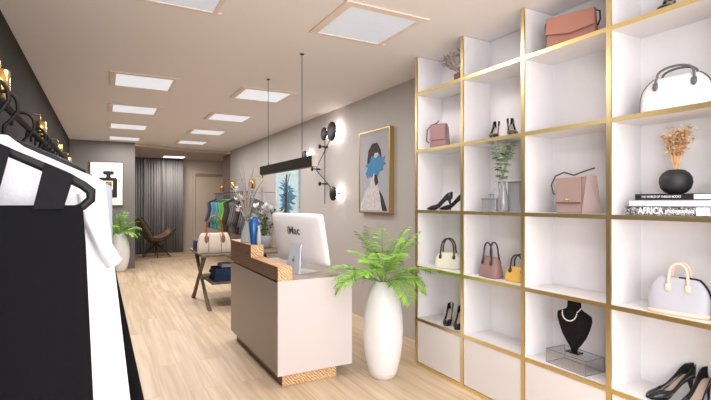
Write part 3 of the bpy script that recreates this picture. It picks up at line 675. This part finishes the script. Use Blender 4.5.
r=random.Random(8); pts=[(-.19,-.02),(-.14,.05),(-.20,.08),(-.10,.11),(-.05,.19),(.05,.16),(.14,.20),(.16,.15),(.26,.17),(.22,.11),(.27,.08),(.19,.05),(.22,.01),(.12,-.0),(.09,-.06),(.0,-.02),(-.04,-.08),(-.10,-.04),(-.15,-.08)]
shape(t,'blue_stroke',pts,M['artblue'],.003)
t=thing('framed_painting','pale blue feather painting on the right wall behind the pendant lamp','picture',(2.88,7.9,1.62),-PI/2)
frame(t,1.15,.92,M['artpale'],M['artpale'],.01,.035)
for i in range(150):
    a=-1.45+2.9*(i*37%150)/149+r.uniform(-.05,.05); b=Vector((r.uniform(-.05,.05),r.uniform(-.3,.15))); ln=r.uniform(.2,.46); up=1 if i%2 else -1
    e=Vector((math.sin(a)*ln*1.2,math.cos(a)*ln*up)); n=Vector((-e.y,e.x)).normalized()*.015
    q=[(b.x+n.x,b.y+n.y),(b.x+e.x*.6+n.x,b.y+e.y*.5+n.y),(b.x+e.x,max(-.43,min(.43,b.y+e.y*.6))),(b.x+e.x*.6-n.x,b.y+e.y*.5-n.y),(b.x-n.x,b.y-n.y)]
    shape(t,'feather_stroke',q,(M['artteal'],M['artblue'],M['arthair'],M['artteal'])[i%4],.0035+.00004*i,.002)
shape(t,'dark_quill',[(-.04,-.40),(.03,-.40),(.05,-.1),(.02,.36),(-.01,.36),(-.05,-.05)],M['arthair'],.003,.002)
# ------------------------------------------------------------------ curtain, rug, chair
N=150; fr=[];bk=[]
for i in range(N+1):
    x=.64+1.43*i/N; y=14.42+.022*math.sin(i*2*PI/7)+.012*math.sin(i*.7)
    fr.append((x,y))
mb=MB(); mb.rings([[(x,y,z) for x,y in fr] for z in (.03,1.4,2.72)],False,False)
c=mb.build('curtain',M['curtain'],None,True,solid=.008); tag(c,'charcoal floor-length curtain in narrow folds across the back of the shop','curtain')
for x in (1.045,1.52): MB().box(x-.018,x+.018,14.355,14.367,.3,2.70).build('pale_stripe',M['curtainlining'],c)
tr=MB().box(.64,2.1,14.4,14.44,2.715,2.734).build('curtain_rail',M['black'],c)
t=MB().lathe([(.98,0),(.99,.006),(.98,.012)],64).build('round_rug',M['rug'],None,True,loc=(1.45,13.55,.0005)); tag(t,'sand coloured round rug beneath the wicker lounge chair','rug')
t=thing('lounge_chair','brown woven shell lounge chair on a dark star base before the curtain','chair',(1.26,13.55,.0135),D(10))
t.scale=(.92,1.05,1.08)
for k in range(6):
    a=2*PI*k/6+.3; MB().tube([(0,0,.30),(.18*math.cos(a),.18*math.sin(a),.2),(.42*math.cos(a),.42*math.sin(a),.006)],[.018,.015,.011],7).build('leg',M['chairmetal'],t,True)
MB().lathe([(.05,.26),(.05,.34)],16).build('hub',M['chairmetal'],t)
R=[]
for i in range(13):
    u=i/12; ang=-1.0+u*2.55      # seat from front lip to top of the back, side profile in x-z
    if u<.55: x=.46-.95*u/.55*.78; z=.56-.20*math.sin(u/.55*PI*.75)
    else: v=(u-.55)/.45; x=-.281-.30*v; z=.418+.52*v**.9
    ww=.30+.08*math.sin(PI*u)
    R.append([(x+.10*abs(q)**2*(-1 if u>.5 else .0)+(.10*abs(q)**2 if u>.5 else 0)*2,q*ww,z+.13*abs(q)**2.2*(1-.6*u)) for q in [-1+j/5 for j in range(11)]])
MB().rings(R,False,False).build('seat_shell',M['chair'],t,True,solid=.02)
MB().tube([tuple(rr[0]) for rr in R],.014,7).build('rim',M['chairmetal'],t,True)
MB().tube([tuple(rr[-1]) for rr in R],.014,7).build('rim',M['chairmetal'],t,True)
for q in (2,5,8): MB().tube([(p[0],p[1],p[2]-.018) for p in (rr[q] for rr in R)],.011,6).build('rib',M['chairmetal'],t,True)
# ------------------------------------------------------------------ display table, tote, folded trousers, flowers
t=thing('display_table','dark wooden trestle table with crossed legs behind the counter','table',(1.72,7.05,0))
MB().box(-.53,.72,-.5,.62,.72,.75,.003).build('top',M['tabletop'],t)
for x in (-.49,.66):
    MB().rings([[(x-w,y-ww,z),(x+w,y-ww,z),(x+w,y+ww,z),(x-w,y+ww,z)] for y,z,w,ww in ((-.40,.72,.022,.07),(-.16,.5,.02,.03),(.03,.36,.02,.025),(.26,.16,.022,.032),(.47,0,.024,.05))]).build('leg',M['darkgreenwood'],t,bevel=.004)
    MB().rings([[(x-w+.046*(1 if x<0 else -1),y-ww,z),(x+w+.046*(1 if x<0 else -1),y-ww,z),(x+w+.046*(1 if x<0 else -1),y+ww,z),(x-w+.046*(1 if x<0 else -1),y+ww,z)] for y,z,w,ww in ((.50,.72,.022,.07),(.26,.5,.02,.03),(.03,.36,.02,.025),(-.26,.16,.022,.032),(-.55,0,.024,.06))]).build('leg',M['darkgreenwood'],t,bevel=.004)
MB().box(-.40,.58,-.5,.45,.335,.36).build('lower_shelf',M['tabletop'],t)
MB().tube([(-.45,.03,.35),(.62,.03,.35)],.018,8).build('stretcher',M['darkgreenwood'],t)
t=thing('tote_bag','cream canvas tote with tan handles and two brown straps on the table','bag',(1.40,6.80,.752),D(-4))
MB().loft([(0,.225,.075,5),(.012,.235,.085,5),(.12,.232,.08,5),(.24,.205,.045,5),(.275,.185,.03,4),(.285,.17,.018,4)],44).build('body',M['canvas'],t,True)
for s in (-1,1):
    y=s*.05; mb=MB().tube([(-.115,y*1.2,.19),(-.11,y,.30)]+arc(0,.36,.105,.17,PI,0,10,y*.6)+[(.11,y,.30),(.115,y*1.2,.19)],.008,8); mb.build('handle',M['tan'],t,True)
    for sx in (-1,1):
        MB().loft([(.15,.004,.003,2,sx*.115,s*.083),(.18,.024,.006,2.4,sx*.115,s*.082),(.225,.026,.008,2.4,sx*.115,s*.068),(.26,.014,.006,2,sx*.115,s*.055)],14).build('handle_patch',M['tan'],t,True)
for sx in (-1,1): MB().tube([(sx*.085,-.084,.012),(sx*.085,-.0835,.12),(sx*.08,-.05,.24),(sx*.07,-.035,.27)],.006,6,.5).build('strap',M['framedark'],t,True)
def folded(label,loc,w,d,h,m,grp,rz=0):
    t=thing('folded_trousers',label,'clothes',loc,rz,grp)
    o=MB().box(-w/2,w/2,-d/2,d/2,0,h*.48,.006).build('lower_fold',m,t,True); o=MB().box(-w/2+.004,w/2-.003,-d/2+.002,d/2,h*.50,h,.006).build('upper_fold',m,t,True)
z=.361
for i in range(4): folded('navy folded trousers on the lower shelf of the table, %s of the stack'%('bottom','second from the bottom','third from the bottom','top')[i:i+1][0] if False else 'navy folded trousers on the table\'s lower shelf, %s in the stack'%['lowest','second lowest','second highest','highest'][i],(1.60+.012*(i%2),6.82,z+i*.045),.46,.40,.043,M['navycloth'],'folded navy trousers',D((-1)**i*1.5))
folded('white folded shirt lying on the stack of navy trousers',(1.66,6.88,z+4*.045),.34,.30,.04,M['whitecloth'],'folded clothes')
for i in range(3): folded('navy folded jeans on the table top left of the tote, %s in the stack'%['bottom','middle','top'][i],(1.28,7.25,.7515+i*.05),.16,.26,.048,M['navycloth'],'navy jeans beside the tote')
t=thing('flower_pot','grey ceramic pot holding the white flowers on the table','vase',(2.28,7.2,.7515))
MB().lathe([(.07,0),(.085,.01),(.10,.12),(.105,.19),(.10,.195),(.095,.18)],28).build('body',M['greypot'],t,True)
t=thing('flower_bouquet','bouquet of white flowers with dark leaves behind the computer','flowers',(2.28,7.2,.93))
r=random.Random(17)
for i in range(20):
    a=r.uniform(0,2*PI); q=r.uniform(.03,.2); e=Vector((math.cos(a)*q,math.sin(a)*q,r.uniform(.02,.48)))
    s=MB().tube([(0,0,0),(e.x*.4,e.y*.4,e.z*.6),e],.003,5).build('stem',M['stem'],t)
    mb=MB(); leafcluster(mb,e,12,.075,.055,r,-.2,1.6); mb.build('bloom',M['petal'],s)
mb=MB()
for i in range(60):
    a=r.uniform(0,2*PI); q=r.uniform(.02,.19); leafcluster(mb,Vector((math.cos(a)*q,math.sin(a)*q,r.uniform(0,.42))),3,.08,.035,r,.2,1)
mb.build('foliage',M['darkleaf'],t)
# ------------------------------------------------------------------ hangers and garments
def hanger(label,loc,loop=False,group='black hangers on the left rail',rz=0):
    t=thing('clothes_hanger',label,'hanger',loc,rz,group)
    hk=[(-.031,0,-.012)]+arc(0,0,.032,.034,PI,0,8)[0:]+[(.033,0,-.018),(.018,0,-.042),(.002,0,-.06),(0,0,-.10),(0,0,-.142 if loop else -.112)]
    MB().tube(hk,.0052,7).build('hook',M['blackplastic'],t,True)
    for s in (-1,1):
        dz=-.052 if loop else -.022
        P=[(0,0,-.086+dz),(s*.05,0,-.106+dz),(s*.11,0,-.134+dz),(s*.165,0,-.160+dz),(s*.200,0,-.180+dz)]
        if loop: P+=[(s*.216,0,-.246),(s*.216,0,-.264),(s*.200,0,-.280),(s*.18,0,-.287)]
        MB().tube(P,[.007,.009,.010,.011,.010]+([.011,.010,.009,.007] if loop else []),8,.6).build('arm',M['blackplastic'],t,True)
    MB().tube([(-.195,0,-.282 if loop else -.205),(.195,0,-.282 if loop else -.205)],.005,6).build('trouser_bar',M['blackplastic'],t,True)
    return t
RX,RZ=-.24,1.748
def cl_body(mb,top,secs,seed,amp=.006,d=.028):
    r=random.Random(seed); ph=[r.uniform(0,6) for _ in range(4)]; n0=len(secs)
    def fold(x,z,k,dd):
        u=min(1,max(0,(top-z)/.5)); return amp*u*(math.sin(x*48+ph[0]+z*1.5)+.6*math.sin(x*95+ph[1]-z*2)+.5*math.sin(x*23+ph[2]))*(1 if dd>=0 else .9)
    mb.loft(secs,64,fold)
def garment(name,label,loc,m,sh=.2,hemw=.22,length=.8,sleeve=.3,seed=1,cat='clothes',group=None,slz=0,sl_out=.06,rz=0,neck=.055,sr=.040,lapel=None,thick=.022,waist=.03):
    t=thing(name,label,cat,loc,rz,group)
    z0=-.130; ze=z0-.47*(sh-neck)-.012
    S=[(z0+.012,neck*.9,.016,2.5)]
    for i in range(1,8):
        u=i/7; S.append((z0-(.47*(sh-neck))*u*1.0,neck+(sh-neck)*u,.016+thick*.5*u,2.6))
    zb_=-.13-length
    for i in range(1,13):
        u=i/12; zz=ze+(zb_-ze)*u; S.append((zz,sh+(hemw-sh)*u-(waist*math.sin(PI*min(1,u*2)) if sleeve else 0),thick+.012*u,2.8))
    mb=MB(); cl_body(mb,z0,S,seed,.015,.03); mb.build('body',m,t,True)
    if sleeve:
        for s in (-1,1):
            x0=s*(sh-.052); zt=ze-.022
            P=[Vector((x0,0,zt+.005)),Vector((s*(sh-.036),0,zt-sleeve*.35)),Vector((s*(sh-.018+sl_out*.5),0,zt-sleeve*.7)),Vector((s*(sh+sl_out),0,zt-sleeve))]
            MB().tube(P,[sr*.7,sr*.9,sr*1.0,sr*1.1],16,.38).build('sleeve',m,t,True)
    if lapel: MB().tube([(.05,-.03,-.12),(.02,-.045,-.3),(.015,-.045,-.6)],.012,6,.3).build('trim',lapel,t)
    return t
# rail on the left wall
t=thing('clothes_rail','black clothes rail with copper end balls along the dark left wall','clothes rail',(RX,0,RZ))
MB().tube([(0,.75,0),(0,7.3,0)],.011,12).build('rail',M['black'],t,True)
for y in (.9,3.55,6.9):
    MB().tube([(0,y,0),(-.1,y,.02),(-.379,y,.02)],.009,8).build('bracket',M['black'],t,True)
    MB().lathe([(.03,0),(.03,.008)],16).build('wall_plate',M['black'],t,True,loc=(-.3795,y,.02),rot=(0,PI/2,0))
for y in (.745,7.305): MB().sphere((0,y,0),.022).build('end_ball',M['copper'],t,True)
# 1 nearest: black pinafore on loop hanger
hanger('nearest black hanger with closed looped arms, carrying the black dungarees',(RX,1.2,RZ),loop=True)
t=thing('black_dungarees','black dungaree dress on the nearest hanger at the left edge','clothes',(RX,1.2,RZ))
mb=MB(); secs=[(-.277,.198,.012,4),(-.285,.201,.016,4)]+[(-.285-.95*i/12,.203+.04*i/12,.017+.012*i/12,3.2) for i in range(1,13)]
cl_body(mb,-.285,secs,3,.003); mb.build('skirt',M['blackcloth'],t,True)
for s in (-1,1):
    for (a,b,c_,d) in ((.110,.165,.131,.185),(-.012,.045,.012,.073)):
        za,zb_=-.13-.47*(c_-.055)+.018,-.13-.47*(d-.055)+.018
        pts=[(s*a,-.285),(s*b,-.285),(s*d,-.150-.47*(d-.055)),(s*c_,-.150-.47*(c_-.055))]
        MB().prism(pts,-.0195-.002*(a<0),-.0155-.002*(a<0),'y').build('strap',M['blackcloth2'],t)
# 2 white dress
hanger('black hanger inside the long white dress, second from the camera',(RX,1.31,RZ))
garment('white_dress','long white short-sleeved dress directly behind the black dungarees',(RX,1.31,RZ),M['whitecloth'],sh=.245,hemw=.35,length=1.12,sleeve=.17,seed=5,sl_out=.02,sr=.05,thick=.03,waist=0)
hanger('black hanger under the blue grey cardigan, third from the camera',(RX,1.43,RZ))
t=garment('grey_cardigan','blue grey cardigan with black trim showing behind the white dress sleeve',(RX,1.43,RZ),M['greycloth'],sh=.262,hemw=.265,length=.5,sleeve=.14,seed=8,sl_out=-.02,sr=.034,waist=0)
for s in (-1,1): MB().tube([(s*.21,-.03,-.2),(s*.235,-.034,-.26),(s*.245,-.034,-.4)],.012,6,.4).build('black_trim',M['blackcloth'],t,True)
hanger('black hanger under the flared black dress, fourth from the camera',(RX,1.58,RZ))
garment('black_dress','flared black dress whose hem shows below the white dress',(RX,1.58,RZ),M['blackcloth'],sh=.225,hemw=.40,length=1.0,sleeve=0,seed=9,thick=.03)
h0=hanger('black hanger of the fifth garment, its hook standing alone',(RX,1.93,RZ))
gm=[('white_shirt',M['whitecloth'],'white'),('black_jacket',M['blackcloth2'],'black'),('grey_jacket',M['greycloth'],'pale grey'),('black_dress',M['blackcloth'],'black')]
protos=[garment('white_shirt','white shirt behind the flared black dress, hung apart under the lone hook',(RX,1.93,RZ),M['whitecloth'],length=.62,sleeve=.3,seed=20,sl_out=.02,group='garments on the left rail')]
ords=['sixth','seventh','eighth','ninth','tenth','eleventh','twelfth','thirteenth','fourteenth','fifteenth','sixteenth','seventeenth','eighteenth','nineteenth','twentieth','twenty-first','twenty-second','twenty-third','twenty-fourth','twenty-fifth','twenty-sixth','twenty-seventh','twenty-eighth','twenty-ninth','thirtieth','thirty-first','thirty-second','thirty-third','thirty-fourth','thirty-fifth','thirty-sixth']
y=2.28;i=0
while y<6.9:
    copy_tree(h0,(RX,y,RZ),D(random.uniform(-7,7)),'black hanger in the dense row on the left rail, %s from the camera'%ords[i])
    nm,mm,cn=gm[(i+1)%4]
    if len(protos)<4:
        g_=garment(nm,'x',(RX,y,RZ),mm,length=.62+.15*(i%2),sleeve=.3,seed=21+i,sl_out=.01,group='garments on the left rail'); protos.append(g_)
    else: g_=copy_tree(protos[(i+1)%4],(RX,y,RZ),0)
    g_['label']='%s %s packed in the left rail row, %s garment from the camera'%(cn,nm.split('_')[1],ords[i])
    y+=(.135+.01*(i%3)) if y<5 else .24; i+=1
# ------------------------------------------------------------------ brass wall lamps
def brass_lamp(label,loc,rz):
    t=thing('wall_lamp',label,'wall lamp',loc,rz,'brass wall lamps')    # wall at local y=0, lamp projects to -y
    MB().box(-.03,.03,-.012,0,.11,.18,.004).build('wall_plate',M['brass'],t)
    MB().tube([(0,-.01,.14),(0,-.10,.145),(0,-.155,.14),(0,-.16,.12),(0,-.16,.08)],.005,8).build('arm',M['brass'],t,True)
    MB().lathe([(.043,-.085),(.043,.078),(.038,.084),(.010,.088)],28,(0,-.16,0),cap=False).build('shade',M['brass'],t,True,solid=.002)
    MB().sphere((0,-.16,-.02),.02).build('bulb',M['bulb'],t,True)
    return t
b=brass_lamp('brass cylinder wall lamp at the left frame edge above the hangers',(-.62,2.93,2.065),PI/2)
for yy,lb in ((4.67,'brass cylinder wall lamp on the left wall above the dense row of hangers'),(6.4,'brass wall lamp on the dark left wall, third from the left frame edge'),(8.13,'brass wall lamp on the dark left wall nearest the far corner')):
    copy_tree(b,(-.62,yy,2.065),PI/2,lb)
for yy,lb in ((9.4,'nearest brass wall lamp on the right wall above the clothes rack'),(11.0,'middle brass wall lamp on the right wall above the clothes rack')):
    copy_tree(b,(2.92,yy,1.85),-PI/2,lb).scale=(1.35,1.35,1.1)
copy_tree(b,(2.93,12.5,1.83),-PI/2,'farthest brass wall lamp, on the brown end of the right wall')
# ------------------------------------------------------------------ rack on the right wall
t=thing('clothes_rail','slim taupe clothes rail along the right wall behind the counter','clothes rail',(2.5,0,1.66))
MB().tube([(0,8.5,0),(0,11.95,0)],.008,10).build('rail',M['taupe_metal'],t,True)
for yy in (8.55,11.9):
    MB().tube([(0,yy,0),(.419,yy,0)],.006,8).build('bracket',M['taupe_metal'],t,True)
gc=[('charcoal',(.045,.043,.048)),('dark grey',(.10,.095,.10)),('olive',(.12,.13,.07)),('dark brown',(.07,.04,.035)),('grey',(.15,.14,.15)),('black',(.02,.02,.022)),('lime green',(.20,.42,.06)),('leaf green',(.13,.34,.10)),('teal',(.04,.26,.27)),('sky blue',(.12,.34,.45)),('dusty blue',(.13,.20,.28)),('navy',(.03,.04,.08)),('plum',(.10,.045,.06))]
h2=copy_tree(h0,(2.5,8.65,1.66),0,'black hanger nearest the camera on the right wall rack'); h2['group']='hangers on the right wall rack'
base=None; y=8.65
seq=[4,1,5,3,1,4,2,5,3,0,6,7,6,8,9,8,10,9,11,12,10]
for i,ci in enumerate(seq):
    cn,cc=gc[ci]; nth=(['nearest','second','third','fourth','fifth']+ords)[i]
    if i: 
        h=copy_tree(h2,(2.5,y,1.66),0,'black hanger on the right wall rack, %s from the camera'%nth)
    if base is None: g_=base=garment('hanging_jacket','x',(2.5,y,1.66),cloth('jacket_cloth',cc),sh=.225,length=.68,hemw=.23,sleeve=.42,seed=40,sl_out=.03,group='jackets on the right wall rack')
    else:
        g_=copy_tree(base,(2.5,y,1.66),D(random.uniform(-6,6)))
        mm=cloth('jacket_cloth',cc)
        for ch in g_.children: ch.data=ch.data.copy(); ch.data.materials[0]=mm
    g_['label']='%s jacket on the right wall rack, %s from the camera'%(cn,nth)
    y+=.168
# ------------------------------------------------------------------ light
w=bpy.data.worlds.new('daylight'); SC.world=w; w.use_nodes=True; bg=w.node_tree.nodes['Background']; bg.inputs[0].default_value=(.92,.95,1,1); bg.inputs[1].default_value=1.2
def area(name,loc,rot,sx,sy,e,col):
    L=bpy.data.lights.new(name,'AREA'); L.shape='RECTANGLE'; L.size=sx; L.size_y=sy; L.energy=e; L.color=col
    o=bpy.data.objects.new(name,L); COL.objects.link(o); o.location=loc; o.rotation_euler=rot; return o
area('storefront_daylight',(1.15,-2.95,1.35),(PI/2,0,0),3.0,2.5,92,(.95,.975,1))  # daylight from behind the camera, through the unseen shop window
area('added_side_daylight',(-.6,-1.5,1.45),(PI/2,0,-PI/2),2.4,2.0,108,(.955,.975,1))  # added light at the invented side window, brightens the shelf fronts
for y in (-.6,1.0):  # extra unseen ceiling lamps without panels, added to light the shelves
    for x in (.395,1.735): 
        a=area('added_ceiling_fill',(x,y-1.0,H-.03),(0,0,0),.54,.54,15,(1,.965,.945))
# ------------------------------------------------------------------ camera
cam=bpy.data.cameras.new('camera'); co=bpy.data.objects.new('camera',cam); COL.objects.link(co); SC.camera=co
cam.sensor_width=36; cam.lens=36*464/711; co.location=(0,0,1.478); co.rotation_euler=(PI/2,0,-math.atan(252.5/464)); cam.shift_y=2/711; cam.clip_start=.05
SC.view_settings.view_transform='Standard'; SC.view_settings.look='None'; SC.view_settings.gamma=1; SC.view_settings.exposure=.28; SC.view_settings.use_curve_mapping=False
